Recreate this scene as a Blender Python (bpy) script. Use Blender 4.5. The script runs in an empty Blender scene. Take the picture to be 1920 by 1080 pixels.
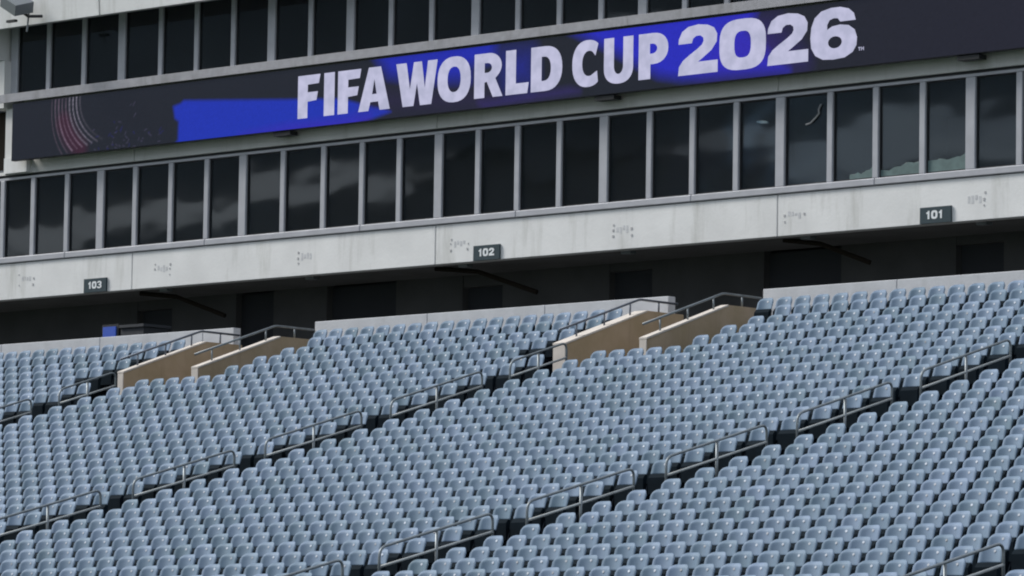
import bpy, bmesh, math, random
import numpy as np
from mathutils import Vector, Matrix
from mathutils.geometry import tessellate_polygon
random.seed(7); rng = np.random.default_rng(7)
C = bpy.context.scene
col = C.collection
OX, OZ = 70.0, 6.0            # world = local + (OX, 0, OZ)
# ------------------------------------------------------------------ camera
FPX = 9320.55; YAW = -0.769173; PIT = 0.094738; ROL = 0.015033
cyw, syw = math.cos(YAW), math.sin(YAW); cp, sp = math.cos(PIT), math.sin(PIT)
F = Vector((syw*cp, cyw*cp, sp)); R0 = Vector((cyw, -syw, 0)); U0 = R0.cross(F)
R = R0*math.cos(ROL) + U0*math.sin(ROL); U = -R0*math.sin(ROL) + U0*math.cos(ROL)
CAM = Vector((0 + OX, -57.717, -3.8193 + OZ))
cd = bpy.data.cameras.new('camera'); cam = bpy.data.objects.new('camera', cd); col.objects.link(cam)
cam.matrix_world = Matrix(((R.x, U.x, -F.x, CAM.x), (R.y, U.y, -F.y, CAM.y), (R.z, U.z, -F.z, CAM.z), (0, 0, 0, 1)))
cd.sensor_width = 36; cd.lens = FPX/1920*36; cd.clip_end = 2000; cd.clip_start = 0.5
C.camera = cam
def proj(x, y, z):
    d = Vector((x, y, z)) - CAM; c = d.dot(F)
    return 960 + FPX*d.dot(R)/c, 540 - FPX*d.dot(U)/c, c
# ------------------------------------------------------------------ world, sun, exposure
SUN_EL, SUN_AZ = math.radians(42), math.radians(246)      # azimuth clockwise from +Y
w = bpy.data.worlds.new('World'); C.world = w; w.use_nodes = True
nt = w.node_tree; nt.nodes.clear()
sky = nt.nodes.new('ShaderNodeTexSky'); sky.sky_type = 'NISHITA'; sky.sun_disc = False
sky.sun_elevation = SUN_EL; sky.sun_rotation = SUN_AZ; sky.air_density = 1.0; sky.dust_density = 3.0
tc = nt.nodes.new('ShaderNodeTexCoord'); mp = nt.nodes.new('ShaderNodeMapping'); mp.inputs['Scale'].default_value = (1, 1, 4.0)
cn = nt.nodes.new('ShaderNodeTexNoise'); cn.inputs['Scale'].default_value = 3.2; cn.inputs['Detail'].default_value = 7; cn.inputs['Roughness'].default_value = .6
cr = nt.nodes.new('ShaderNodeValToRGB'); cr.color_ramp.elements[0].position = .36; cr.color_ramp.elements[1].position = .62
cr.color_ramp.elements[0].color = (2.1, 2.5, 3.1, 1); cr.color_ramp.elements[1].color = (6.6, 7.0, 7.5, 1)
mx = nt.nodes.new('ShaderNodeMixRGB'); mx.inputs[0].default_value = .85
bg = nt.nodes.new('ShaderNodeBackground'); bg.inputs[1].default_value = 0.07
out = nt.nodes.new('ShaderNodeOutputWorld')
L = nt.links.new
L(tc.outputs['Generated'], mp.inputs[0]); L(mp.outputs[0], cn.inputs['Vector']); L(cn.outputs[0], cr.inputs[0])
L(sky.outputs[0], mx.inputs[1]); L(cr.outputs[0], mx.inputs[2]); L(mx.outputs[0], bg.inputs[0]); L(bg.outputs[0], out.inputs[0])
sl = bpy.data.lights.new('sun', 'SUN'); sl.energy = 1.5; sl.angle = math.radians(16); sl.color = (1, .97, .92)
so = bpy.data.objects.new('sun', sl); col.objects.link(so)
sd = Vector((math.sin(SUN_AZ)*math.cos(SUN_EL), math.cos(SUN_AZ)*math.cos(SUN_EL), math.sin(SUN_EL)))
so.rotation_euler = sd.to_track_quat('Z', 'Y').to_euler(); so.location = (OX-80, -30, 60)
C.view_settings.view_transform = 'Standard'; C.view_settings.look = 'None'; C.view_settings.gamma = 1
EXPO = 1.2; C.view_settings.exposure = EXPO; EM = 2**-EXPO; C.view_settings.use_curve_mapping = False
C.cycles.filter_width = 2.0
C.cycles.max_bounces = 6; C.cycles.transparent_max_bounces = 6
# ------------------------------------------------------------------ materials
def mat(name, rgb, rough=.6, metal=0, spec=.5, var=0, vscale=1.0, streak=0, stain=None, bump=0, emis=None, tint=None, tone=False):
    m = bpy.data.materials.new(name); m.use_nodes = True; n = m.node_tree.nodes; l = m.node_tree.links.new
    b = n['Principled BSDF']; b.inputs['Roughness'].default_value = rough; b.inputs['Metallic'].default_value = metal
    b.inputs['Specular IOR Level'].default_value = spec; b.inputs['Base Color'].default_value = (*rgb, 1)
    g = n.new('ShaderNodeNewGeometry'); last = None
    def mixmul(src, fac):
        nonlocal last
        x = n.new('ShaderNodeMixRGB'); x.blend_type = 'MULTIPLY'; x.inputs[0].default_value = fac
        if last is None: x.inputs[1].default_value = (*rgb, 1)
        else: l(last, x.inputs[1])
        l(src, x.inputs[2]); last = x.outputs[0]
    if var:
        t = n.new('ShaderNodeTexNoise'); t.inputs['Scale'].default_value = vscale; t.inputs['Detail'].default_value = 5
        l(g.outputs['Position'], t.inputs['Vector'])
        r = n.new('ShaderNodeValToRGB'); r.color_ramp.elements[0].position = .3; r.color_ramp.elements[1].position = .7
        lo = tint or (1-var, 1-var, 1-var); r.color_ramp.elements[0].color = (*lo, 1); r.color_ramp.elements[1].color = (1, 1, 1, 1)
        l(t.outputs[0], r.inputs[0]); mixmul(r.outputs[0], 1)
    if streak:
        mpn = n.new('ShaderNodeMapping'); mpn.inputs['Scale'].default_value = (1.1, 1.1, .16)
        t = n.new('ShaderNodeTexNoise'); t.inputs['Scale'].default_value = 1.6; t.inputs['Detail'].default_value = 6; t.inputs['Roughness'].default_value = .65
        l(g.outputs['Position'], mpn.inputs[0]); l(mpn.outputs[0], t.inputs['Vector'])
        r = n.new('ShaderNodeValToRGB'); r.color_ramp.elements[0].position = .33; r.color_ramp.elements[1].position = .47
        r.color_ramp.elements[0].color = (1-streak, 1-streak, 1-streak*1.1, 1); r.color_ramp.elements[1].color = (1, 1, 1, 1)
        l(t.outputs[0], r.inputs[0]); mixmul(r.outputs[0], 1)
    if tone:
        oi = n.new('ShaderNodeObjectInfo'); a_ = n.new('ShaderNodeAttribute'); a_.attribute_name = 'tone'
        ad = n.new('ShaderNodeMath'); ad.operation = 'ADD'; l(oi.outputs['Random'], ad.inputs[0]); l(a_.outputs['Fac'], ad.inputs[1])
        fr_ = n.new('ShaderNodeMath'); fr_.operation = 'FRACT'; l(ad.outputs[0], fr_.inputs[0])
        r = n.new('ShaderNodeValToRGB'); e = r.color_ramp.elements; e[0].position = 0; e[0].color = (.74, .80, .78, 1); e[1].position = 1; e[1].color = (1.0, 1.0, 1.0, 1)
        for q_, c_ in ((.18, (.84, .88, .88, 1)), (.6, (.92, .93, .94, 1)), (.85, (.98, .98, .99, 1))):
            k_ = e.new(q_); k_.color = c_
        l(fr_.outputs[0], r.inputs[0]); mixmul(r.outputs[0], 1)
    if last is not None: l(last, b.inputs['Base Color'])
    if bump:
        t = n.new('ShaderNodeTexNoise'); t.inputs['Scale'].default_value = 14; t.inputs['Detail'].default_value = 6
        l(g.outputs['Position'], t.inputs['Vector'])
        bn = n.new('ShaderNodeBump'); bn.inputs['Strength'].default_value = bump; bn.inputs['Distance'].default_value = .02
        l(t.outputs[0], bn.inputs['Height']); l(bn.outputs[0], b.inputs['Normal'])
    if emis:
        b.inputs['Emission Color'].default_value = (*emis[:3], 1); b.inputs['Emission Strength'].default_value = emis[3]
    return m
M = {}
M['seat'] = mat('seat_plastic', (.192, .262, .375), .6, spec=.25, var=.24, vscale=1.7, tint=(.82, .86, .80), tone=True)
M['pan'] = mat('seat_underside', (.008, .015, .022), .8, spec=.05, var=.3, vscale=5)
M['tag'] = mat('number_tag', (.55, .62, .72), .4, spec=.5, var=.75, vscale=3.1)
M['iron'] = mat('seat_iron', (.004, .008, .014), .8, spec=.05)
M['white'] = mat('white_concrete', (.78, .785, .785), .8, streak=.19, var=.13, vscale=.9, bump=.2)
M['wall'] = mat('pale_wall', (.56, .575, .61), .8, streak=.08, var=.12, vscale=2.5, bump=.25)
M['strip'] = mat('grey_panel', (.72, .72, .71), .75, streak=.12, var=.1, vscale=1.0)
M['alu'] = mat('aluminium', (.44, .45, .49), .5, metal=.2, var=.12, vscale=3)
M['ledge'] = mat('sill_metal', (.36, .36, .39), .5, metal=.15, var=.2, vscale=5, streak=.2)
M['tan'] = mat('tan_render', (.44, .335, .235), .85, var=.2, vscale=1.6, streak=.15, tint=(.80, .80, .70), bump=.3)
M['cap'] = mat('pale_coping', (.62, .57, .52), .8, var=.15, vscale=4)
M['rail'] = mat('galvanised_pipe', (.23, .26, .28), .42, metal=.45, var=.25, vscale=6)
M['railhi'] = mat('pipe_lit_tone', (.42, .45, .46), .45, metal=.2, var=.25, vscale=6)  # paler copy of the pipe: light on the lower bar painted in
M['raildk'] = mat('painted_pipe', (.13, .15, .19), .45, metal=.3, var=.2, vscale=6)
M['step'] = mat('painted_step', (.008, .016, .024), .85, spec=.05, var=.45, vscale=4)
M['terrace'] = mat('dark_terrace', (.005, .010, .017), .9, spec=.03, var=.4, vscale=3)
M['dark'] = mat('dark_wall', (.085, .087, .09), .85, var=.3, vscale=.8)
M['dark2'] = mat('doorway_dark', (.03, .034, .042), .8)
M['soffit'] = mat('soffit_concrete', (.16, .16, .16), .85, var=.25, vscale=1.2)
M['brown'] = mat('brown_steel', (.022, .018, .014), .9, spec=.1)
M['black'] = mat('black_casing', (.012, .013, .016), .5)
M['room'] = mat('room_wall', (.10, .11, .13), .8, var=.4, vscale=1.3)
M['pane_sheen'] = mat('painted_sheen', (.11, .175, .175), .6, var=.3, vscale=6)  # pale reflection at the pane feet, painted as a flat colour
M['sheen2'] = mat('streamer', (.22, .23, .24), .7)
M['sign'] = mat('sign_green', (.018, .04, .052), .5)
M['ink'] = mat('sign_white', (.75, .78, .80), .5)
M['mark'] = mat('bolt_mark', (.46, .46, .47), .7)
M['ghost'] = mat('ghost_mark', (.64, .65, .67), .85, var=.25, vscale=9)
M['turf'] = mat('turf', (.05, .10, .03), .9, var=.3, vscale=.4)
M['far'] = mat('far_stand', (.34, .38, .44), .8, var=.4, vscale=.15)
M['grey'] = mat('lamp_housing', (.20, .22, .24), .5, metal=.2)
M['lampface'] = mat('lamp_face', (.5, .5, .5), .4)
M['bulb'] = mat('lit_lamp', (.8, .8, .8), .4, emis=(1, .98, .92, 1.2))
M['blue'] = mat('blue_screen', (.02, .04, .2), .4, emis=(.05, .13, .60, .13))
M['purple'] = mat('room_screen', (.05, .05, .1), .4, emis=(.16, .15, .30, .35))
M['bluescr'] = mat('room_screen_blue', (.02, .02, .2), .4, emis=(.03, .03, .30, .6))
M['letter'] = mat('led_letter', (.01, .01, .01), .5, spec=.05, emis=(.49, .47, .69, EM))
# glass
m = bpy.data.materials.new('window_glass'); m.use_nodes = True; n = m.node_tree.nodes; l = m.node_tree.links.new; n.clear()
o_ = n.new('ShaderNodeOutputMaterial'); tr = n.new('ShaderNodeBsdfTransparent'); tr.inputs[0].default_value = (.34, .38, .40, 1)
gl = n.new('ShaderNodeBsdfGlossy'); gl.inputs['Roughness'].default_value = .03; gl.inputs[0].default_value = (.85, .93, 1, 1); fr = n.new('ShaderNodeFresnel'); fr.inputs[0].default_value = 1.5
ms = n.new('ShaderNodeMixShader'); g = n.new('ShaderNodeNewGeometry')
t = n.new('ShaderNodeTexNoise'); t.inputs['Scale'].default_value = .55; t.inputs['Detail'].default_value = 1.2
mpn = n.new('ShaderNodeMapping'); mpn.inputs['Scale'].default_value = (1, 1, 1.6); l(g.outputs['Position'], mpn.inputs[0]); l(mpn.outputs[0], t.inputs['Vector'])
bn = n.new('ShaderNodeBump'); bn.inputs['Strength'].default_value = .065; bn.inputs['Distance'].default_value = .05
l(t.outputs[0], bn.inputs['Height']); l(bn.outputs[0], gl.inputs['Normal'])
df = n.new('ShaderNodeBsdfDiffuse'); df.inputs[0].default_value = (.40, .44, .48, 1); m2 = n.new('ShaderNodeMixShader'); m2.inputs[0].default_value = .022
l(tr.outputs[0], m2.inputs[1]); l(df.outputs[0], m2.inputs[2])
l(fr.outputs[0], ms.inputs[0]); l(m2.outputs[0], ms.inputs[1]); l(gl.outputs[0], ms.inputs[2]); l(ms.outputs[0], o_.inputs[0])
M['glass'] = m
n = M['letter'].node_tree.nodes; l = M['letter'].node_tree.links.new; b = n['Principled BSDF']
t = n.new('ShaderNodeTexNoise'); t.inputs['Scale'].default_value = 3.5; t.inputs['Detail'].default_value = 3
r = n.new('ShaderNodeValToRGB'); r.color_ramp.elements[0].position = .35; r.color_ramp.elements[1].position = .65
r.color_ramp.elements[0].color = (.43, .44, .60, 1); r.color_ramp.elements[1].color = (.53, .53, .72, 1)
g = n.new('ShaderNodeNewGeometry'); l(g.outputs['Position'], t.inputs['Vector']); l(t.outputs[0], r.inputs[0]); l(r.outputs[0], b.inputs['Emission Color'])
# LED face: printed pattern on the panel (colour attribute), emitted
m = bpy.data.materials.new('led_face'); m.use_nodes = True; n = m.node_tree.nodes; l = m.node_tree.links.new
b = n['Principled BSDF']; b.inputs['Base Color'].default_value = (.001, .001, .0015, 1); b.inputs['Roughness'].default_value = .45
at = n.new('ShaderNodeAttribute'); at.attribute_name = 'led'; l(at.outputs['Color'], b.inputs['Emission Color']); b.inputs['Emission Strength'].default_value = EM; b.inputs['Specular IOR Level'].default_value = .05
M['led'] = m
# ------------------------------------------------------------------ helpers
def P(x, y, z): return Vector((x+OX, y, z+OZ))
class MB:
    def __init__(s): s.v = []; s.f = []
    def box(s, x0, x1, y0, y1, z0, z1):
        i = len(s.v)
        s.v += [(x, y, z) for z in (z0, z1) for y in (y0, y1) for x in (x0, x1)]
        s.f += [tuple(i+k for k in q) for q in ((0, 2, 3, 1), (4, 5, 7, 6), (0, 1, 5, 4), (2, 6, 7, 3), (0, 4, 6, 2), (1, 3, 7, 5))]
        return s
    def prism(s, prof, x0, x1):     # prof in (y,z) counter-clockwise seen from +X
        i = len(s.v); k = len(prof)
        s.v += [(x0, y, z) for y, z in prof] + [(x1, y, z) for y, z in prof]
        s.f.append(tuple(i+a for a in range(k))[::-1]); s.f.append(tuple(i+k+a for a in range(k)))
        for a in range(k):
            b_ = (a+1) % k; s.f.append((i+a, i+b_, i+k+b_, i+k+a))
        return s
    def tube(s, pts, r, seg=8):
        pts = [Vector(p) for p in pts]; i0 = len(s.v)
        for a, p in enumerate(pts):
            d = (pts[min(a+1, len(pts)-1)] - pts[max(a-1, 0)]).normalized()
            u = d.cross(Vector((1, 0, 0)));
            if u.length < .1: u = d.cross(Vector((0, 0, 1)))
            u.normalize(); v = d.cross(u)
            for k in range(seg):
                q = p + (u*math.cos(k*2*math.pi/seg) + v*math.sin(k*2*math.pi/seg))*r
                s.v.append(tuple(q))
        for a in range(len(pts)-1):
            for k in range(seg):
                k2 = (k+1) % seg
                s.f.append((i0+a*seg+k, i0+a*seg+k2, i0+(a+1)*seg+k2, i0+(a+1)*seg+k))
        s.f.append(tuple(i0+k for k in range(seg))[::-1]); e = i0+(len(pts)-1)*seg; s.f.append(tuple(e+k for k in range(seg)))
        return s
    def mesh(s, name, m, smooth=False):
        me = bpy.data.meshes.new(name); me.from_pydata(s.v, [], s.f); me.materials.append(m)
        if smooth: me.polygons.foreach_set('use_smooth', [True]*len(me.polygons))
        me.update(); return me
def link(name, me, parent=None, loc=(0, 0, 0)):
    o = bpy.data.objects.new(name, me); col.objects.link(o); o.location = loc
    if parent is not None: o.parent = parent
    return o
def build(name, mb, m, parent=None, org=None, smooth=False, bevel=0):
    """mb holds local stand coordinates (X,Y,Z); shift to the parent's origin or the world"""
    ox, oy, oz = (org if org is not None else (-OX, 0, -OZ))
    mb.v = [(x-ox, y-oy, z-oz) for x, y, z in mb.v]
    me = mb.mesh(name, M[m], smooth); o = link(name, me, parent)
    if bevel:
        bv = o.modifiers.new('bevel', 'BEVEL'); bv.width = bevel; bv.segments = 1; bv.limit_method = 'ANGLE'
    return o
def tag(o, label=None, cat=None, group=None, kind=None):
    if label: o['label'] = label
    if cat: o['category'] = cat
    if group: o['group'] = group
    if kind: o['kind'] = kind
    return o
def empty(name, x, y, z, label, cat, group=None):
    o = bpy.data.objects.new(name, None); col.objects.link(o); o.location = P(x, y, z); o.empty_display_size = .2
    tag(o, label, cat, group); return o, (x, y, z)
# ------------------------------------------------------------------ stand profile
T = 0.84
ROWADJ = {22: -.02, 19: -.02, 23: .01, 7: .01}
def Zs(j): return ((1.0117e-5*j + 6.946e-4)*j + .22297)*j - .017 - .012 + ROWADJ.get(j, 0)     # top of seat back, row j
SEATH = 0.83
JMIN, JMAX = -13, 24
X0, X1 = -112.0, -32.0
YW = 24*T + .90                                   # face of the pale back wall
VOM = [(-85.0, -82.7), (-71.13, -69.03), (-57.6, -55.4)]   # clear openings
VY = 17.4
def floorz(j): return Zs(j) - SEATH
CONC = floorz(21) + .02                           # concourse floor level
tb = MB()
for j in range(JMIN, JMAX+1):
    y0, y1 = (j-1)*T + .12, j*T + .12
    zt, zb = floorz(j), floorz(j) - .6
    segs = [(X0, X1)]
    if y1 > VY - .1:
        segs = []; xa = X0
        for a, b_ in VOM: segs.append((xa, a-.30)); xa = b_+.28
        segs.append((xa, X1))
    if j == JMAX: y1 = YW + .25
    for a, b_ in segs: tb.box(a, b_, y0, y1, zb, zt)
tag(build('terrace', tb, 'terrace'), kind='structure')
# front wall of the stand and turf
fw = MB(); fw.box(X0, X1, JMIN*T - T - .1, JMIN*T - T + .12, -OZ, floorz(JMIN)+.9); tag(build('front_wall', fw, 'white'), kind='structure')
g_ = MB(); g_.box(-900, 900, -900, 900, -OZ-.5, -OZ); tag(build('ground', g_, 'turf'), kind='structure')
cf = MB(); cf.box(X0, X1, YW+.24, 24.69+2.4+3.2, CONC-.3, CONC)
for a, b_ in VOM: cf.box(a-.02, b_+.02, VY-.15, YW+.24, CONC-.3, CONC-.004)
tag(build('concourse_floor', cf, 'dark'), kind='structure')
# aisle steps: full treads painted dark plus half steps
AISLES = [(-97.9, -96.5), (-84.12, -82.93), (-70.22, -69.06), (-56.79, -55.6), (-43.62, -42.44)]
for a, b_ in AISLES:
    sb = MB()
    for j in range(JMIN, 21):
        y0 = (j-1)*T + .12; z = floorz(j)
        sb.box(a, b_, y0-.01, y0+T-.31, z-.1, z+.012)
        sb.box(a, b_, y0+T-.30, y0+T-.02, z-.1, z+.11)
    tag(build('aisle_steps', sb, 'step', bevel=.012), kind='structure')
# ------------------------------------------------------------------ seats
def seat_back():
    NU, NV = 12, 9; v = []; f = []
    def pt(u, t, back):
        # u -1..1 across, t 0 top .. 1 bottom
        hw = .2135 - .004*t - (.010 if t < .02 else 0)
        zz = -.265*t
        corner = .085*abs(u)**5*(1-t)
        z = zz - corner
        y = .24*zz - .095*abs(u)**2              # recline and wrap
        e = min(1, (1-abs(u))/.17)*min(1, (t+.004)/.19); e = e*e*(3-2*e)
        y += .030*(1-e)                            # rim rolled backwards all round
        if back: y += .013
        return (u*hw, y, z)
    us = [-1, -.93, -.84, -.7, -.5, -.25, 0, .25, .5, .7, .84, .93, 1]
    ts = [0, .05, .10, .15, .21, .32, .48, .66, .85, 1]
    for back in (0, 1):
        for t_ in ts:
            for u_ in us: v.append(pt(u_, t_, back))
    W_ = len(us); H_ = len(ts); K = W_*H_
    for a in range(H_-1):
        for b_ in range(W_-1):
            i = a*W_+b_; f.append((i, i+W_, i+W_+1, i+1)); i += K; f.append((i, i+1, i+W_+1, i+W_))
    for b_ in range(W_-1):
        f.append((b_, b_+1, K+b_+1, K+b_)); i = (H_-1)*W_+b_; f.append((i, K+i, K+i+1, i+1))
    for a in range(H_-1):
        i = a*W_; f.append((i, K+i, K+i+W_, i+W_)); i = a*W_+W_-1; f.append((i, i+W_, K+i+W_, K+i))
    mb = MB(); mb.v = v; mb.f = f; return mb
def seat_pan():
    mb = MB()
    mb.prism([(-.20, -.60), (-.15, -.62), (-.095, -.30), (-.105, -.255), (-.14, -.25), (-.20, -.32)], -.20, .20); return mb
def seat_iron():
    mb = MB()
    mb.prism([(-.30, -.83), (-.02, -.83), (-.05, -.44), (-.02, -.36), (-.08, -.34), (-.16, -.44)], -.258, -.238)
    mb.box(-.258, .20, -.10, -.06, -.52, -.47); return mb
sb_, sp_, si_ = seat_back(), seat_pan(), seat_iron()
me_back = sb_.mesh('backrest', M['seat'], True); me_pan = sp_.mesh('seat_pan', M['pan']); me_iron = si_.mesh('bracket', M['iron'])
def seat_tag():
    mb = MB(); n_ = 8; cx, cz = .03, -.085; y0 = .24*cz - .004
    for dy in (0, -.006): mb.v += [(cx+.022*math.cos(k*2*math.pi/n_), y0+dy+.35*.02*math.sin(k*2*math.pi/n_), cz+.02*math.sin(k*2*math.pi/n_)) for k in range(n_)]
    mb.f.append(tuple(range(n_, 2*n_))[::-1]); mb.f += [(k, k+n_, (k+1) % n_+n_, (k+1) % n_) for k in range(n_)]
    return mb
st_ = seat_tag(); me_tag = st_.mesh('number_tag', M['tag'])
for e in me_back.edges: pass
PITCH = .5122
SECT = [(-96.2, -84.62, 'the far left aisle'), (-82.68, -70.52, 'the upper left aisle'), (-68.78, -57.06, 'the left aisle'), (-55.32, -43.88, 'the middle aisle'), (-42.1, -32.5, 'the right aisle')]
seats = []
for s, (a, b_, nm) in enumerate(SECT):
    nn = round((b_-a)/PITCH); pit = (b_-a)/nn
    for j in range(JMIN+1, JMAX+1):
        for i in range(nn+1):
            x = a + i*pit
            if j == JMAX and s > 0: x -= .2
            y = j*T
            if j >= 20:
                bad = False
                for q, (va, vb) in enumerate(VOM):
                    rlim = vb + 1.80 if j < JMAX else vb + 1.05
                    if va - .85 < x < rlim: bad = True
                if bad: continue
            px, py, c = proj(x+OX, y, Zs(j)+OZ)
            if -120 < px < 2040 and 300 < py < 1260:
                seats.append((c, px, py, s, i, j, x, y))
seats.sort()
vis = [q for q in seats if 4 < q[1] < 1916 and q[2] < 1074]
near = vis[:300]; nearset = set((q[3], q[4], q[5]) for q in near)
lowest = {}
for q in vis: lowest[q[3]] = min(lowest.get(q[3], 99), q[5])
ORD = 'first second third fourth fifth sixth seventh eighth ninth tenth eleventh twelfth thirteenth fourteenth fifteenth sixteenth seventeenth eighteenth nineteenth twentieth twenty-first twenty-second twenty-third twenty-fourth twenty-fifth twenty-sixth'.split()
for q in near:
    c, px, py, s, i, j, x, y = q
    lab = f"faded blue folding seat, {ORD[i]} right of {SECT[s][2]}, {ORD[j-lowest[s]]} row up from photo bottom"
    o, _ = empty('stadium_seat', x, y, Zs(j), lab, 'seat', 'folding seats of the lower stand')
    o.rotation_euler.z = random.uniform(-.02, .02)
    k = link('backrest', me_back, o); k.rotation_euler.x = random.uniform(-.02, .02)
    link('seat_pan', me_pan, o); link('bracket', me_iron, o); link('number_tag', me_tag, o)
rest = [q for q in seats if (q[3], q[4], q[5]) not in nearset]
def mass(name, srcs):
    V = []; Fc = []; mi = []; off = 0; sm = []; tn = []
    for (mb, k, smooth) in srcs:
        v0 = np.array(mb.v)
        for q in rest:
            r_ = np.random.RandomState(int(q[3]*10000+q[4]*100+q[5]+50)); a = r_.uniform(-.02, .02); b_ = r_.uniform(-.02, .02)
            v = v0.copy(); v[:, 1] -= b_*v0[:, 2]
            vx = v[:, 0]*math.cos(a) - v[:, 1]*math.sin(a); vy = v[:, 0]*math.sin(a) + v[:, 1]*math.cos(a)
            V.append(np.stack([vx+q[6]+OX, vy+q[7], v[:, 2]+Zs(q[5])+OZ], 1))
            tn.append(np.full(len(v0), r_.uniform(0, 1)))
            Fc += [tuple(p+off for p in f) for f in mb.f]; mi += [k]*len(mb.f); sm += [smooth]*len(mb.f); off += len(v0)
    me = bpy.data.meshes.new(name); me.from_pydata(np.concatenate(V).tolist(), [], Fc)
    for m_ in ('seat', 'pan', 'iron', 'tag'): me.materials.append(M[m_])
    me.polygons.foreach_set('material_index', mi); me.polygons.foreach_set('use_smooth', sm); me.update()
    at_ = me.attributes.new('tone', 'FLOAT', 'POINT'); at_.data.foreach_set('value', np.concatenate(tn).astype(np.float32))
    return link(name, me)
o = mass('stadium_seats', [(sb_, 0, True), (sp_, 1, False), (si_, 2, False), (st_, 3, False)])
tag(o, 'rows of faded blue folding seats filling the stand up to the pale back wall', 'seats', 'folding seats of the lower stand', 'stuff')
# ------------------------------------------------------------------ aisle handrails
def arc(pts_in, r=.13, n=5):
    """round the corners of a polyline"""
    pts = [Vector(p) for p in pts_in]; out = [pts[0]]
    for a in range(1, len(pts)-1):
        p = pts[a]; d0 = (pts[a-1]-p).normalized(); d1 = (pts[a+1]-p).normalized()
        s0 = p+d0*r; s1 = p+d1*r
        for k in range(n+1):
            t_ = k/n; out.append(s0*(1-t_)**2 + p*2*t_*(1-t_) + s1*t_**2)
    out.append(pts[-1]); return out
def zr(y): return Zs(y/T)
def ladder(x, y0, y1, label, end_open=False):
    o, org = empty('aisle_handrail', x, (y0+y1)/2, zr((y0+y1)/2)-.63, label, 'handrail', 'handrails down the aisles')
    f0, f1 = zr(y0)-.70, zr(y1)-.70
    top = [(x, y0, f0), (x, y0, zr(y0)+.21), (x, y1, zr(y1)+.21), (x, y1, f1)]
    build('top_rail', MB().tube(arc(top, .16), .023, 8), 'rail', o, org, True)
    build('lower_rail', MB().tube([(x, y0, zr(y0)-.10), (x, y1, zr(y1)-.10)], .023, 8), 'railhi', o, org, True)
    ym = y0 + min(1.7, (y1-y0)/2)
    build('post', MB().tube([(x, ym, zr(ym)-.72), (x, ym, zr(ym)+.19)], .026, 8), 'rail', o, org, True)
    for yy in (y0, ym, y1):
        z = floorz(math.floor((yy-.12)/T)+1)
        build('base_plate', MB().box(x-.07, x+.07, yy-.07, yy+.07, z+.012, z+.03), 'rail', o, org)
AN = {0: 'the far left aisle', 1: 'the upper left aisle', 2: 'the left aisle', 3: 'the middle aisle', 4: 'the bottom right aisle'}
RX = [-97.2, -83.53, -69.65, -56.2, -43.03]
for ai, x in enumerate(RX):
    vis_ = []
    for k in range(-4, 5):
        y0 = .77 + 3.36*k; y1 = y0 + 2.56
        if k == 4: y1 = 15.86
        z = zr((y0+y1)/2)
        a = proj(x+OX, y0, zr(y0)+OZ); b_ = proj(x+OX, y1, zr(y1)+OZ)
        if b_[0] > -60 and a[0] < 1980 and a[1] > 0 and b_[1] < 1150: vis_.append((y0, y1))
    for r_, (y0, y1) in enumerate(vis_):
        only = ' (the only one there)' if len(vis_) == 1 else ''
        lab = f"grey two-bar handrail in {AN[ai]}, {ORD[r_]} one up from the photo edge"
        ladder(x, y0, y1, lab)
# ------------------------------------------------------------------ pale back wall behind the top row
WZ = 6.165
for a, b_, lab in ((-112, -85.31, 'pale concrete wall behind the top seat row at the far left'),
                   (-82.57, -71.58, 'pale concrete wall behind the top seat row in the middle of the photo'),
                   (-68.89, -57.9, 'pale concrete wall behind the top seat row at the right edge')):
    o, org = empty('back_wall', (a+b_)/2, YW+.12, 4.2, lab, 'wall', 'walls behind the top row')
    xs = [a]
    while xs[-1] + 3.66 < b_ - 1: xs.append(xs[-1]+3.66)
    xs.append(b_)
    for p_, q_ in zip(xs[:-1], xs[1:]):
        build('wall_panel', MB().box(p_+.006, q_-.006 if q_ != b_ else q_, YW, YW+.23, floorz(JMAX)-.2, WZ), 'wall', o, org, bevel=.01)
# ------------------------------------------------------------------ tan parapets of the stair openings and their rails
def parapet(x0, x1, lab, yf=VY):
    o, org = empty('stair_parapet', (x0+x1)/2, yf, 3.8, lab, 'wall', 'tan parapets of the stair openings')
    z0, zp, yp, ye = 4.88, 5.75, 19.9, YW-.004
    prof = [(yf, 3.4), (ye, 3.4), (ye, zp-.01), (yp+.003, zp-.01), (yp, zp-.04), (yf, z0-.04)]
    build('wall', MB().prism(prof, x0, x1), 'tan', o, org)
    build('coping', MB().prism([(yf-.02, z0-.037), (yp, zp-.037), (yp, zp-.002), (yf-.02, z0+.003)], x0-.010, x1+.010), 'cap', o, org)
    build('end_face', MB().box(x0+.004, x1-.004, yf-.022, yf-.003, 3.4, z0-.045), 'cap', o, org)
    return o
def toprail(x, lab, m='raildk', y0=17.38, posts=(17.9, 18.75, 19.55, 20.45)):
    o, org = empty('parapet_rail', x, 19, 5.4, lab, 'handrail', 'rails on the tan parapets')
    def zt(y): return 5.985 if y > 19.85 else 5.985 - (19.85-y)*.335
    build('rail', MB().tube(arc([(x, y0, zt(y0)), (x, 19.85, 5.985), (x, YW-.01, 5.975)], .08), .026, 8), m, o, org, True)
    for y in posts:
        cz = 5.75 if y > 19.9 else 4.88 + (y-VY)*.348
        build('post', MB().tube([(x, y, cz-.02), (x, y, zt(y))], .02, 8), m, o, org, True)
parapet(-85.19, -85.0, 'tan sloping parapet left of the left stair opening')
parapet(-82.70, -82.48, 'tan sloping parapet right of the left stair opening')
parapet(-71.48, -71.13, 'tan sloping parapet left of the middle stair opening')
parapet(-69.03, -68.83, 'tan sloping parapet right of the middle stair opening')
toprail(-85.1, 'dark pipe rail on the left parapet of the left stair opening')
toprail(-82.59, 'grey pipe rail on the right parapet of the left stair opening', 'rail')
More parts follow.
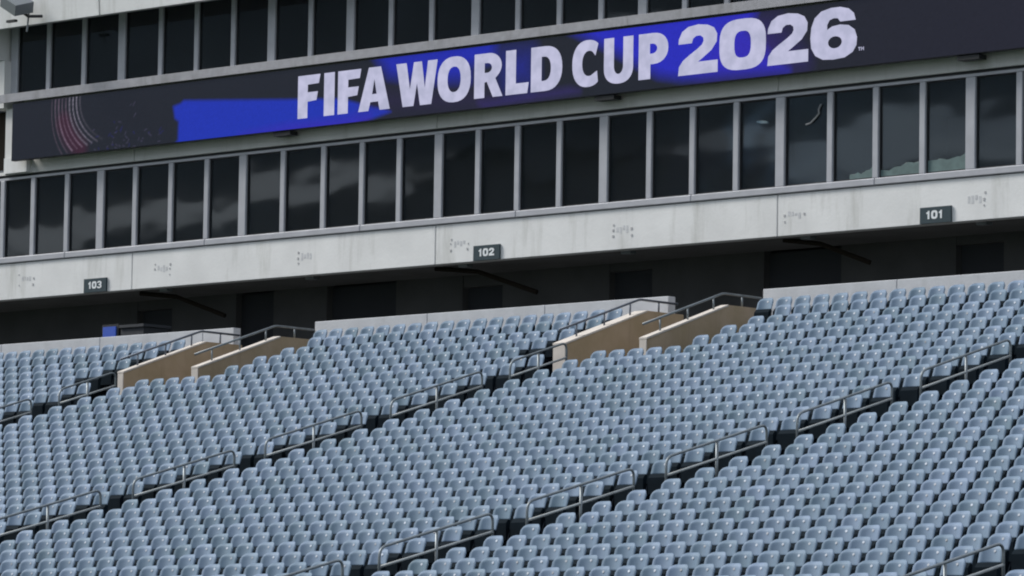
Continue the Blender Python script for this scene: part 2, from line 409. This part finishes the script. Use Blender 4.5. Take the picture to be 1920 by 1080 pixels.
toprail(-71.3, 'dark pipe rail on the left parapet of the middle stair opening')
toprail(-68.93, 'grey pipe rail on the right parapet of the middle stair opening', 'rail')
# ------------------------------------------------------------------ suite building
YF = 24.69
B, borg = empty('suite_building', -80, YF, 4, 'pale grandstand building with two bands of dark suite windows', 'building')
BX0, BX1 = -108.0, -50.0
joints = [-113.9, -103.43, -93.03, -82.31, -71.66, -61.2, -50.75]
for a, b_ in zip(joints[:-1], joints[1:]):
    build('fascia_panel', MB().box(a+.012, b_-.012, YF, YF+.3, 7.77, 8.70), 'white', B, borg, bevel=.012)
build('backing', MB().box(BX0, BX1, YF+.30, YF+.34, 7.80, 8.70), 'dark', B, borg)
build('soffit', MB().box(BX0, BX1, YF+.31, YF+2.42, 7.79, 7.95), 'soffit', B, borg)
# removed letter fixings on the fascia
bm_ = MB(); gm = MB()
for X, Z in ((-102.3, 8.25), (-97.08, 8.27), (-91.88, 8.22), (-86.7, 8.22), (-81.5, 8.22), (-76.31, 8.23), (-71.16, 8.22), (-66.1, 8.22), (-61, 8.22)):
    for dx in (-.29, .27):
        for dz in (-.14, .0, .13):
            if rng.random() < .38: continue
            a, c = X+dx+rng.uniform(-.02, .02), Z+dz+rng.uniform(-.02, .02); r_ = rng.uniform(.012, .024)
            bm_.box(a-r_, a+r_, YF-.012, YF-.001, c-r_*1.4, c+r_)
    for k in range(4):
        a = X - .16 + k*.10; gm.box(a-.03, a+.035, YF-.004, YF-.001, Z-.09+rng.uniform(0, .08), Z+.04+rng.uniform(0, .06))
tag(build('fixing_marks', bm_, 'mark', B, borg), kind='stuff')
tag(build('ghost_marks', gm, 'ghost', B, borg), kind='stuff')
# lower glazing
def glazing(mull, z0, z1, thick, tw, nw, name):
    for k, x in enumerate(mull):
        wd = tw if k in thick else nw
        build('mullion', MB().box(x-wd/2, x+wd/2, YF-.03, YF+.12, z0, z1), 'alu', B, borg, bevel=.012)
    for k in range(len(mull)-1):
        a = mull[k] + (tw if k in thick else nw)/2; b_ = mull[k+1] - (tw if k+1 in thick else nw)/2
        fr_ = MB(); t_ = .03
        fr_.box(a, a+t_, YF+.03, YF+.09, z0, z1); fr_.box(b_-t_, b_, YF+.03, YF+.09, z0, z1)
        fr_.box(a+t_, b_-t_, YF+.03, YF+.09, z0, z0+t_); fr_.box(a+t_, b_-t_, YF+.03, YF+.09, z1-t_, z1)
        wobj = build('window', fr_, 'black', B, borg)
        cx, cz = (a+b_)/2, (z0+z1)/2
        pm = MB().box(a+t_-.004-cx, b_-t_+.004-cx, -.006, .006, z0+t_-.004-cz, z1-t_+.004-cz)
        po = link('pane', pm.mesh('pane', M['glass']), wobj, (cx-borg[0], YF+.06-borg[1], cz-borg[2]))
        po.rotation_euler = (random.uniform(-.0035, .0035), 0, random.uniform(-.003, .003))
lm = [-105.6, -104.3, -103.0, -101.9, -100.6, -99.3, -98.09, -96.89, -95.57, -94.28, -92.97, -91.64, -90.32, -89.01, -87.58, -86.16, -84.83, -83.56, -82.24, -80.94, -79.66, -78.32, -76.92, -75.51, -74.2, -72.89, -71.59, -70.15, -68.85, -67.54, -66.22, -64.9, -63.5, -62.2, -60.9, -59.6, -58.2]
glazing(lm, 8.87, 10.86, [i for i, x in enumerate(lm) if any(abs(x-q) < .05 for q in (-94.28, -89.01, -82.24, -76.92, -71.59, -66.22, -99.3, -60.9))], .26, .16, 'lower')
um = [-99.6, -97.75, -96.41, -95.04, -93.59, -92.13, -90.8, -89.46, -88.08, -86.7, -85.31, -83.92, -82.55, -81.09, -79.71, -78.38, -77.06, -75.77, -74.48, -73.21, -71.9, -70.5, -69.2, -67.9, -66.5, -65.2, -63.9, -62.5]
glazing(um[1:], 13.03, 14.93, [i-1 for i, x in enumerate(um) if any(abs(x-q) < .05 for q in (-97.75, -93.59, -88.08, -85.31, -81.09, -75.77, -70.5, -65.2))], .26, .15, 'upper')
xs = lm
for a, b_ in zip(lm[:-1:4], lm[4::4]):
    build('sill', MB().box(a+.004, b_-.004, YF-.05, YF+.16, 8.715, 8.865), 'alu', B, borg, bevel=.015)
    build('head_frame', MB().box(a+.004, b_-.004, YF-.02, YF+.12, 10.865, 10.925), 'alu', B, borg)
build('shadow_gap', MB().box(BX0, BX1, YF+.06, YF+.3, 10.93, 11.0), 'black', B, borg)
for a, b_ in zip(joints[:-1], joints[1:]):
    if b_ < -97: continue
    build('spandrel_panel', MB().box(max(a, -97.35)+.01, b_-.01, YF-.02, YF+.3, 11.0, 12.90), 'strip', B, borg, bevel=.01)
for a, b_ in zip(um[1:-1:4], um[5::4]):
    build('upper_sill', MB().box(a+.003, b_-.003, YF-.46, YF+.16, 12.905, 13.025), 'ledge', B, borg, bevel=.02)
    build('sill_lip', MB().box(a+.003, b_-.003, YF-.50, YF-.465, 12.80, 13.01), 'ledge', B, borg)
# canopy above the upper windows
YC = YF-.9
for a, b_ in zip([-105.3, -99.0+.0, -93.44, -88.1, -82.8, -77.5, -72.1, -66.8], [-99.01, -93.46, -88.12, -82.82, -77.52, -72.12, -66.82, -61.5]):
    build('canopy_panel', MB().prism([(YC, 14.64), (YF+.6, 14.93), (YF+.6, 19.5), (YC-.3, 19.5)], a+.01, b_-.01), 'white', B, borg, bevel=.01)
# floors, rooms behind the glass
build('suite_floor', MB().box(BX0, BX1, YF+.35, YF+6, 8.55, 8.72), 'room', B, borg)
build('suite_ceiling', MB().box(BX0, BX1, YF+.35, YF+6, 11.02, 11.2), 'room', B, borg)
build('suite_wall', MB().box(BX0, BX1, YF+5.8, YF+6, 8.73, 11.01), 'room', B, borg)
build('upper_floor', MB().box(BX0, BX1, YF+.35, YF+6, 12.75, 12.9), 'room', B, borg)
build('upper_ceiling', MB().box(BX0, BX1, YF+.62, YF+6, 15.0, 15.2), 'room', B, borg)
build('upper_wall', MB().box(BX0, BX1, YF+5.8, YF+6, 12.91, 14.99), 'room', B, borg)
for x in (lm[5], lm[9], lm[13], lm[18], lm[22], lm[26], lm[30]):
    build('partition', MB().box(x-.06, x+.06, YF+.4, YF+5.75, 8.73, 11.01), 'room', B, borg)
for x in (um[5], um[8], um[13], um[17], um[21]):
    build('partition', MB().box(x-.06, x+.06, YF+.4, YF+5.75, 12.91, 14.99), 'room', B, borg)
# concourse wall with dark doorways
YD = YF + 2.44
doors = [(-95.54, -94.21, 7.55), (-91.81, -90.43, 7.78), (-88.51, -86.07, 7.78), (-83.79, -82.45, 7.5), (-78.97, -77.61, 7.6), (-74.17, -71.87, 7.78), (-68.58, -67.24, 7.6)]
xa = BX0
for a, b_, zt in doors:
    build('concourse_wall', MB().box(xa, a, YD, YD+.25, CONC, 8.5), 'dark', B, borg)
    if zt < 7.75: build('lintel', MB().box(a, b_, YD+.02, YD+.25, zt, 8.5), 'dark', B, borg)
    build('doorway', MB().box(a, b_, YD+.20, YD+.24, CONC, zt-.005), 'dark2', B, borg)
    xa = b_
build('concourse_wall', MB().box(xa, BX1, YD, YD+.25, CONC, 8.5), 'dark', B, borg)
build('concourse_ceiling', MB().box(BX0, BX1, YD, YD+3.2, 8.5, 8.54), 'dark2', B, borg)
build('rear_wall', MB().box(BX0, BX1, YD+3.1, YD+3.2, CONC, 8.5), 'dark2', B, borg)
for a, b_ in (((-93.38, 7.74), (-91.08, 7.12)), ((-82.9, 7.76), (-80.31, 7.12)), ((-72.0, 7.77), (-70.15, 7.22))):
    t_ = MB().tube([(a[0], YF+.6, a[1]), (a[0]*.6+b_[0]*.4, YF+1.0, a[1]-.10), (b_[0], YF+1.4, b_[1])], .06, 6)
    build('brace', t_, 'brown', B, borg)
for X in (-87.02, -76.59, -71.19, -66.25, -92.3, -81.8):
    build('soffit_light', MB().prism([(YF+.4, 7.79), (YF+.42, 7.72), (YF+.6, 7.72), (YF+.62, 7.79)][::-1], X-.14, X+.14), 'grey', B, borg)
# left end of the building
build('end_pillar', MB().box(-98.35, -97.86, YF-.25, YF+.5, 12.72, 13.95), 'strip', B, borg)
build('end_panel', MB().box(-98.55, -97.98, YF-.34, YF+.45, 13.97, 14.8), 'white', B, borg, bevel=.01)
build('end_post', MB().box(-97.95, -97.36, YF-.1, YF+.4, 11.0, 12.70), 'strip', B, borg, bevel=.01)
build('corner_block', MB().box(-97.9, -97.0, YF-.16, YF-.021, 11.02, 11.42), 'white', B, borg)
build('recess', MB().box(-104, -97.95, YF+.5, YF+.6, 10.95, 14.9), 'brown', B, borg)
build('end_band', MB().box(-104, -97.96, YF-.02, YF+.4, 11.0, 11.08), 'strip', B, borg)
# floodlight at the canopy corner
o, org = empty('floodlight', -95.95, YC-.6, 14.9, 'grey box floodlight hanging at the top left corner of the canopy', 'floodlight')
hb = MB().box(-.33, .33, -.28, .28, -.14, .16)
ho = link('housing', hb.mesh('housing', M['grey']), o, (0, 0, .18)); ho.rotation_euler = (math.radians(18), math.radians(28), 0)
fo = link('lens', MB().box(-.27, .27, -.24, .24, -.165, -.142).mesh('lens', M['lampface']), ho)
link('bracket', MB().tube([(.05, .1, .0), (.22, .2, -.12), (.42, .5, -.1)], .04, 6).mesh('bracket', M['black']), o)
link('bracket', MB().box(-.35, -.02, -.05, .05, -.26, -.20).mesh('bracket', M['black']), o)
link('hanger', MB().tube([(.12, .25, -.5), (.12, .3, 0), (.1, .3, .5)], .025, 6).mesh('hanger', M['grey']), o)
# ------------------------------------------------------------------ LED ribbon board
YL = YF - .45
LX0, LX1, LZ0, LZ1 = -97.26, -52.0, 11.29, 12.74
O, lorg = empty('led_board', -75, YL, 12, 'long dark LED ribbon board showing white lettering over blue shapes', 'scoreboard')
build('casing', MB().box(LX0-.02, LX1, YL+.012, YL+.16, LZ0-.012, LZ1+.03), 'black', O, lorg)
for a, z in ((-87.24, 11.19), (-76.56, 11.19), (-65.99, 11.19)):
    build('cable_box', MB().box(a-.3, a+.3, YL+.05, YL+.3, z-.02, z+.075), 'black', O, lorg)
NXg, NZg = 1300, 60
gx = np.linspace(LX0, -58.0, NXg+1); gz = np.linspace(LZ0, LZ1, NZg+1)
GX, GZ = np.meshgrid(gx, gz)
def pmask(poly, soft):
    pts = np.array(poly); inside = np.zeros(GX.shape, bool); d2 = np.full(GX.shape, 9.)
    for k in range(len(pts)):
        x1_, z1_ = pts[k]; x2_, z2_ = pts[(k+1) % len(pts)]
        cond = ((z1_ > GZ) != (z2_ > GZ)) & (GX < (x2_-x1_)*(GZ-z1_)/((z2_-z1_) if z2_ != z1_ else 1e-9)+x1_)
        inside ^= cond
        dx, dz = x2_-x1_, z2_-z1_; t_ = np.clip(((GX-x1_)*dx+(GZ-z1_)*dz)/(dx*dx+dz*dz), 0, 1)
        d2 = np.minimum(d2, np.hypot(GX-x1_-t_*dx, GZ-z1_-t_*dz))
    s_ = np.where(inside, d2, -d2); return np.clip(s_/soft*.5+.5, 0, 1)
def strokem(pts, wd):
    d = np.full(GX.shape, 9.)
    for (x1_, z1_), (x2_, z2_) in zip(pts[:-1], pts[1:]):
        dx, dz = x2_-x1_, z2_-z1_; t_ = np.clip(((GX-x1_)*dx+(GZ-z1_)*dz)/(dx*dx+dz*dz), 0, 1)
        d = np.minimum(d, np.hypot(GX-x1_-t_*dx, GZ-z1_-t_*dz))
    return np.clip(1.5-d/wd, 0, 1)
img = np.zeros(GX.shape+(3,)); img[:] = (.0150, .0185, .0285)
img += (np.clip((GX+75)/20, 0, 1)[..., None])*np.array([.005, .001, .006])
def over(mask, c): 
    global img
    img = img*(1-mask[..., None]) + np.array(c)*mask[..., None]
BL = (.016, .026, .44)
over(pmask([(-91.12, 12.19), (-91.05, 11.89), (-90.91, 11.8), (-90.92, 11.34), (-91.1, 11.2), (-85.11, 11.2), (-84.01, 11.33), (-83.42, 11.44), (-83.66, 11.54), (-84.02, 11.6), (-85.12, 11.89), (-86.61, 12.0), (-90.73, 12.31), (-90.86, 12.24)], .05)*.97, (.014, .034, .42))
over(pmask([(-88.6, 11.2), (-84.4, 11.2), (-84.2, 11.33), (-87, 11.31)], .25)*.6, (.06, .01, .42))
over(pmask([(-84.05, 12.9), (-79.97, 12.9), (-80.06, 12.42), (-80.83, 12.3), (-80.83, 11.98), (-82.24, 12.08), (-83.5, 12.31)], .22)*.85, BL)
over(pmask([(-79.7, 12.45), (-78.9, 12.4), (-78.85, 11.85), (-79.6, 11.85)], .5)*.55, BL)
over(pmask([(-77.71, 12.9), (-74.14, 12.9), (-71.91, 12.9), (-72.15, 12.33), (-71.59, 11.79), (-71.0, 11.36), (-74.12, 11.45), (-74.85, 11.58), (-75.75, 12.01), (-76.75, 12.5)], .18)*.92, (.022, .026, .50))
over(pmask([(-72.6, 12.6), (-71.4, 12.4), (-70.6, 11.5), (-71.6, 11.4), (-73.5, 11.5)], .5)*.35, (.05, .02, .32))
over(pmask([(-80.5, 11.42), (-77.6, 11.5), (-77.3, 11.42), (-80.3, 11.3)], .15)*.5, (.05, .03, .22))
over(pmask([(-84.5, 11.55), (-80.5, 11.3), (-80, 11.6), (-84, 11.95)], .3)*.25, (.04, .02, .12))
over(strokem([(-95.25, 12.1), (-95.0, 11.75), (-94.6, 11.4)], .26)*.42, (.075, .014, .040))
nz = rng.random((NZg+1, 60)); nzf = nz[:, (np.arange(NXg+1)//9) % 60]
for k in range(9):
    p0 = (-95.72+.135*k, 12.74); p1 = (-95.80+.135*k, 11.85+.02*k); p2 = (-95.28+.19*k, 11.30+.035*k)
    pts = [((1-t)**2*p0[0]+2*t*(1-t)*p1[0]+t*t*p2[0], (1-t)**2*p0[1]+2*t*(1-t)*p1[1]+t*t*p2[1]) for t in np.linspace(0, 1, 14)]
    gr = np.clip((GZ-11.2)/1.5, 0, 1)
    amp = {0: .25, 1: .3*gr+.2, 2: .75-.3*gr, 3: .45, 4: .35+.35*(1-gr), 5: .35+.3*gr, 6: .2+.8*gr**.7, 7: .15+.7*gr, 8: .25*gr}[k]
    over(strokem(pts, .016+.004*(k % 3))*amp*(.55+.45*nzf), (.27, .25, .32) if k > 4 else (.24, .17, .24))
for k in range(46):
    x_ = rng.uniform(-94.2, -91.3); z_ = 11.3 + abs(rng.normal(0, .32)) if rng.random() < .75 else rng.uniform(11.5, 12.4)
    if z_ > 12.45: continue
    over(strokem([(x_, z_), (x_+rng.uniform(.02, .10), z_+rng.uniform(-.06, .09))], .014)*.5, (.07, .065, .12) if k % 3 else (.02, .02, .14))
img *= (1 + .05*rng.standard_normal(GX.shape))[..., None]; img = np.clip(img, 0, 1)
me = bpy.data.meshes.new('screen'); Wd = NXg+1
vv = np.stack([GX.ravel()-lorg[0], np.full(GX.size, YL-lorg[1]), GZ.ravel()-lorg[2]], 1)
ii = (np.arange(NZg)[:, None]*Wd + np.arange(NXg)[None]).ravel(); ff = np.stack([ii, ii+1, ii+Wd+1, ii+Wd], 1)
me.vertices.add(len(vv)); me.vertices.foreach_set('co', vv.ravel()); me.loops.add(ff.size); me.loops.foreach_set('vertex_index', ff.ravel())
me.polygons.add(len(ff)); me.polygons.foreach_set('loop_start', np.arange(len(ff))*4); me.polygons.foreach_set('loop_total', np.full(len(ff), 4))
me.update(calc_edges=True); me.validate()
ca = me.color_attributes.new('led', 'FLOAT_COLOR', 'POINT'); ca.data.foreach_set('color', np.concatenate([img.reshape(-1, 3), np.ones((GX.size, 1))], 1).ravel().astype(np.float32))
me.materials.append(M['led']); link('screen', me, O)
xb = LX0 + .5
while xb < -52:
    build('wall_bracket', MB().box(xb-.03, xb+.03, YL+.161, YF-.021, LZ0+.15, LZ0+.21), 'black', O, lorg); xb += 2.61
build('screen_edge', MB().box(-58.0, LX1, YL-.0, YL+.012, LZ0, LZ1), 'black', O, lorg)
# letter shapes in a unit box, drawn as filled outlines
def ell(cx, cy, rx, ry, a0, a1, n=14, p=2.0):
    o_ = []
    for k in range(n+1):
        a = math.radians(a0+(a1-a0)*k/n); c, s_ = math.cos(a), math.sin(a)
        o_.append((cx+rx*math.copysign(abs(c)**(2/p), c), cy+ry*math.copysign(abs(s_)**(2/p), s_)))
    return o_
G = {}
G['F'] = [[(0, 0), (.44, 0), (.44, .38), (.84, .40), (.90, .60), (.44, .60), (.44, .78), (.94, .79), (1, 1), (0, 1)]]
G['I'] = [[(0, 0), (1, 0), (1, 1), (0, 1)]]
G['A'] = [[(0, 0), (.32, 0), (.38, .20), (.63, .20), (.68, 0), (1, 0), (.70, 1), (.32, 1)], [(.43, .38), (.50, .73), (.58, .38)]]
G['W'] = [[(.17, 0), (.43, 0), (.51, .52), (.59, 0), (.86, 0), (1, 1), (.77, 1), (.70, .38), (.62, 1), (.43, 1), (.34, .38), (.25, 1), (0, 1)]]
G['O'] = [ell(.5, .5, .5, .52, 0, 350, 30, 2.4), ell(.5, .5, .2, .29, 0, 350, 24, 2.3)]
G['R'] = [[(0, 0), (.36, 0), (.36, .34), (.44, .36), (.66, 0), (1, 0), (.74, .42)] + ell(.52, .70, .44, .30, -40, 90, 10) + [(0, 1)], [(.36, .56)] + ell(.46, .67, .16, .11, -90, 90, 8) + [(.36, .78)]]
G['L'] = [[(0, 0), (.94, 0), (1, .24), (.44, .24), (.44, 1), (0, 1)]]
G['D'] = [[(0, 0)] + ell(.46, .5, .54, .5, -90, 90, 16, 2.3) + [(0, 1)], [(.34, .23)] + ell(.42, .5, .22, .27, -90, 90, 12, 2.3) + [(.34, .77)]]
G['C'] = [ell(.54, .5, .54, .52, 52, 308, 24, 2.3) + [(.86, .32)] + ell(.58, .5, .24, .28, 300, 60, 18, 2.2) + [(.80, .66)]]
G['U'] = [[(0, 1)] + ell(.5, .34, .5, .36, 180, 360, 18, 2.3) + [(1, 1), (.66, 1)] + ell(.5, .36, .16, .17, 0, -180, 10) + [(.34, 1)]]
G['P'] = [[(0, 0), (.40, 0), (.40, .32)] + ell(.50, .66, .50, .34, -90, 90, 14, 2.2) + [(0, 1)], [(.38, .55)] + ell(.46, .66, .17, .11, -90, 90, 8) + [(.38, .77)]]
G['2'] = [[(0, 0), (1, 0), (1, .25), (.50, .25), (.62, .32), (.84, .46), (.97, .62), (.98, .78), (.90, .91), (.74, .98), (.5, 1.01), (.25, .98), (.09, .89), (.01, .74), (0, .64), (.34, .64), (.37, .73), (.45, .78), (.56, .78), (.63, .73), (.64, .66), (.60, .59), (.48, .51), (.28, .40), (.12, .30), (.02, .18)]]
G['0'] = [ell(.5, .5, .5, .515, 0, 350, 32, 3.0), ell(.5, .5, .18, .27, 0, 350, 22, 2.8)]
G['6'] = [[(.97, .72), (.93, .86), (.82, .96), (.64, 1.01), (.44, 1.01), (.23, .96), (.09, .84), (.02, .66), (0, .45), (.02, .25), (.11, .09), (.27, 0), (.5, -.02), (.74, 0), (.91, .09), (.99, .22), (1, .38), (.95, .53), (.82, .63), (.64, .66), (.47, .64), (.36, .58), (.36, .68), (.41, .77), (.50, .80), (.59, .79), (.64, .72)], ell(.53, .32, .15, .12, 0, 350, 16)]
G['3'] = [[(0, .26), (.05, .1), (.25, 0), (.5, -.02), (.8, .02), (.97, .16), (.98, .36), (.86, .5), (.97, .64), (.96, .84), (.78, .98), (.5, 1.02), (.22, .98), (.04, .84), (.02, .74), (.30, .74), (.4, .83), (.56, .83), (.66, .76), (.64, .64), (.5, .58), (.38, .58), (.38, .42), (.52, .42), (.68, .36), (.68, .24), (.56, .17), (.4, .17), (.30, .26)]]
G['1'] = [[(.42, 0), (.78, 0), (.78, 1), (.5, 1), (.40, .86), (.14, .80), (.14, .62), (.42, .64)]]
def glyph(name, ch, x0, x1, z0, z1, y, th, m, parent, org):
    loops = [[Vector((x0+(x1-x0)*a, 0, z0+(z1-z0)*b_)) for a, b_ in lp] for lp in G[ch]]
    flat = [p for lp in loops for p in lp]
    tri = tessellate_polygon([[Vector((p.x, p.z, 0)) for p in lp] for lp in loops])
    mb = MB()
    mb.v = [(p.x, y-th, p.z) for p in flat] + [(p.x, y, p.z) for p in flat]; N = len(flat)
    for t_ in tri:
        a, b_, c = [flat[i] for i in t_]
        ar = (b_.x-a.x)*(c.z-a.z) - (c.x-a.x)*(b_.z-a.z)
        t_ = tuple(t_) if ar > 0 else tuple(t_)[::-1]
        mb.f.append(t_)
    i = 0
    for lp in loops:
        k = len(lp)
        for a in range(k): mb.f.append((i+a, i+(a+1) % k, N+i+(a+1) % k, N+i+a))
        i += k
    return build(name, mb, m, parent, org)
for ch, a, b_ in (('F', -86.63, -85.86), ('I', -85.72, -85.36), ('F', -85.24, -84.45), ('A', -84.53, -83.46), ('W', -83.26, -81.88), ('O', -81.87, -80.78), ('R', -80.66, -79.74), ('L', -79.64, -78.90), ('D', -78.83, -77.84), ('C', -77.52, -76.62), ('U', -76.53, -75.63), ('P', -75.46, -74.56)):
    glyph('letter', ch, a, b_, 11.52, 12.56, YL-.002, .004, 'letter', O, lorg)
for ch, a, b_ in (('2', -74.25, -73.07), ('0', -73.02, -71.65), ('2', -71.6, -70.42), ('6', -70.36, -69.03)):
    glyph('letter', ch, a, b_, 11.51, 12.62, YL-.002, .004, 'letter', O, lorg)
# tiny TM mark
def tmark(x0, z0, s_):
    mb = MB(); y0_, y1_ = YL-.006, YL-.002
    for q in ((0, 1.0, .45, 1.12), (.17, .6, .29, 1.0), (.55, .6, .65, 1.12), (.95, .6, 1.05, 1.12), (.74, .8, .86, 1.0)):
        mb.box(x0+q[0]*s_, x0+q[2]*s_, y0_, y1_, z0+q[1]*s_, z0+q[3]*s_)
    return mb
build('letter', tmark(-68.99, 11.53, .15), 'letter', O, lorg)
# ------------------------------------------------------------------ section number signs
for txt, X, lab in (('103', -94.36, 'small dark green sign with white 103 on the pale fascia, leftmost of three'), ('102', -80.57, 'small dark green sign with white 102 on the pale fascia, middle of three'), ('101', -67.13, 'small dark green sign with white 101 on the pale fascia, rightmost of three')):
    o, org = empty('section_sign', X, YF, 7.95, lab, 'sign', 'section number signs')
    build('plate', MB().box(X-.44, X+.42, YF-.05, YF-.004, 7.775, 8.13), 'sign', o, org, bevel=.006)
    x = X-.27
    for ch in txt:
        wd = .13 if ch == '1' else .175
        glyph('numeral', ch, x, x+wd, 7.87, 8.05, YF-.052, .004, 'ink', o, org); x += wd+.02
# ------------------------------------------------------------------ things inside
o, org = empty('menu_screen', -91.42, 22.6, CONC, 'small lit blue screen above the pale wall under the 103 sign', 'screen')
build('display', MB().box(-91.64, -91.18, 22.55, 22.58, 6.1, 6.60), 'blue', o, org)
build('casing', MB().box(-91.70, -91.10, 22.582, 22.72, 6.05, 6.66), 'black', o, org)
build('stand', MB().box(-91.5, -91.34, 22.6, 22.7, CONC, 6.05), 'black', o, org)
o, org = empty('kiosk', -90.75, 22.8, CONC, 'black concession kiosk beside the small blue screen', 'kiosk')
build('body', MB().box(-91.03, -90.2, 22.6, 23.4, CONC, 6.55), 'dark2', o, org); build('lid', MB().box(-91.05, -90.15, 22.55, 23.45, 6.552, 6.62), 'dark2', o, org)
# painted pale film along the bottom of three right-hand panes
def sheen(x0, x1, zl, zr, lab):  # ragged strip laid on the glass in place of a pale reflection
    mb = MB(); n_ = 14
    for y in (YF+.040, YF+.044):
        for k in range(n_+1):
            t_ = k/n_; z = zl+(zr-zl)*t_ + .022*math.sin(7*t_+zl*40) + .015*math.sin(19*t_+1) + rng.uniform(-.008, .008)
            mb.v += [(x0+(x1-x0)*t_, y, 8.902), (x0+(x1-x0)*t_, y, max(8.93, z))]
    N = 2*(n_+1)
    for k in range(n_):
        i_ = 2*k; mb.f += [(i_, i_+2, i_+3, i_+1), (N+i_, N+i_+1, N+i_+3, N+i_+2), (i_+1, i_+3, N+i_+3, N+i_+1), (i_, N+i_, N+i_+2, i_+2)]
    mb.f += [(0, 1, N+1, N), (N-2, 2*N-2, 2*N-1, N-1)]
    tag(build('painted_sheen', mb, 'pane_sheen'), lab, 'sheen', 'painted film on the lower suite windows')
sheen(-69.62, -68.96, 8.97, 9.10, 'painted pale teal film at a window foot, lowest and leftmost of three')
sheen(-68.74, -67.66, 9.03, 9.16, 'painted pale teal film at the window foot just left of above the 101 sign')
sheen(-67.42, -66.38, 9.12, 9.21, 'painted pale teal film at the window foot, rightmost and tallest of three')
o, org = empty('wall_monitor', -98.6, YF+1.2, 9.2, 'bluish monitor glow behind the lowest left window pane', 'monitor')
build('screen', MB().box(-99.1, -98.3, YF+1.0, YF+1.03, 9.08, 9.55), 'purple', o, org); build('strip', MB().box(-99.2, -98.25, YF+.9, YF+.98, 8.95, 9.06), 'bluescr', o, org)
for X, Z, Y, lab in ((-97.95, 10.66, .9, 'small lit ceiling lamp behind the second lower window from the left'), (-73.2, 10.55, 1.2, 'small lit ceiling lamp behind a lower window below the lettering end')):
    o, org = empty('ceiling_lamp', X, YF+Y, Z, lab, 'lamp', 'small lamps behind the suite windows')
    build('diffuser', MB().box(X-.09, X+.09, YF+Y-.09, YF+Y+.09, Z, Z+.035), 'bulb', o, org)
    build('stem', MB().tube([(X, YF+Y, Z+.036), (X, YF+Y, 11.0)], .012, 6), 'black', o, org)
o, org = empty('paper_streamer', -70.73, YF+.6, 10.6, 'pale crumpled streamer stuck on a lower window right of the lettering end', 'streamer')
build('ribbon', MB().tube([(-70.45, YF+.035, 10.62), (-70.52, YF+.035, 10.50), (-70.50, YF+.035, 10.42), (-70.60, YF+.035, 10.33), (-70.75, YF+.035, 10.22), (-70.88, YF+.035, 10.20)], .022, 6), 'sheen2', o, org)
# ------------------------------------------------------------------ unseen stand across the field, outline shaped for what the glass mirrors
o, org = empty('opposite_stand', -150, -110, -OZ, 'unseen stand across the field, slabs added to shape what the suite windows mirror', 'stand')
mb = MB()
for k in range(-60, 12):
    a = k*6; hgt = 37.5 + 1.5*math.sin(k*.42) + .8*math.sin(k*1.13+1) + rng.uniform(-.3, .3) - (1.2 if k > -9 else 0)
    mb.box(-150+a, -150+a+5.98, -150, -112, -OZ, hgt-OZ)
build('tier', mb, 'far', o, org)
rb = MB()  # added slabs, gaps shaped to let bands of sky into the mirrored view
for k in range(-60, 12):
    a = k*6; zl = 39.0 + .5*math.sin(k*.8) + rng.uniform(-.2, .2); zh = 45.2 + 1.3*math.sin(k*.55+2)
    zh = 43.4 + 1.2*math.sin(k*.75+2) + rng.uniform(-.3, .3)
    rb.box(-150+a, -150+a+5.98, -112.2, -111, zl-OZ, zh-OZ)
    rb.box(-150+a, -150+a+5.98, -113.4, -112.3, zh+1.5+1.3*math.sin(k*1.1)-OZ, 64-OZ)
build('sky_blocking_slabs', rb, 'far', o, org)
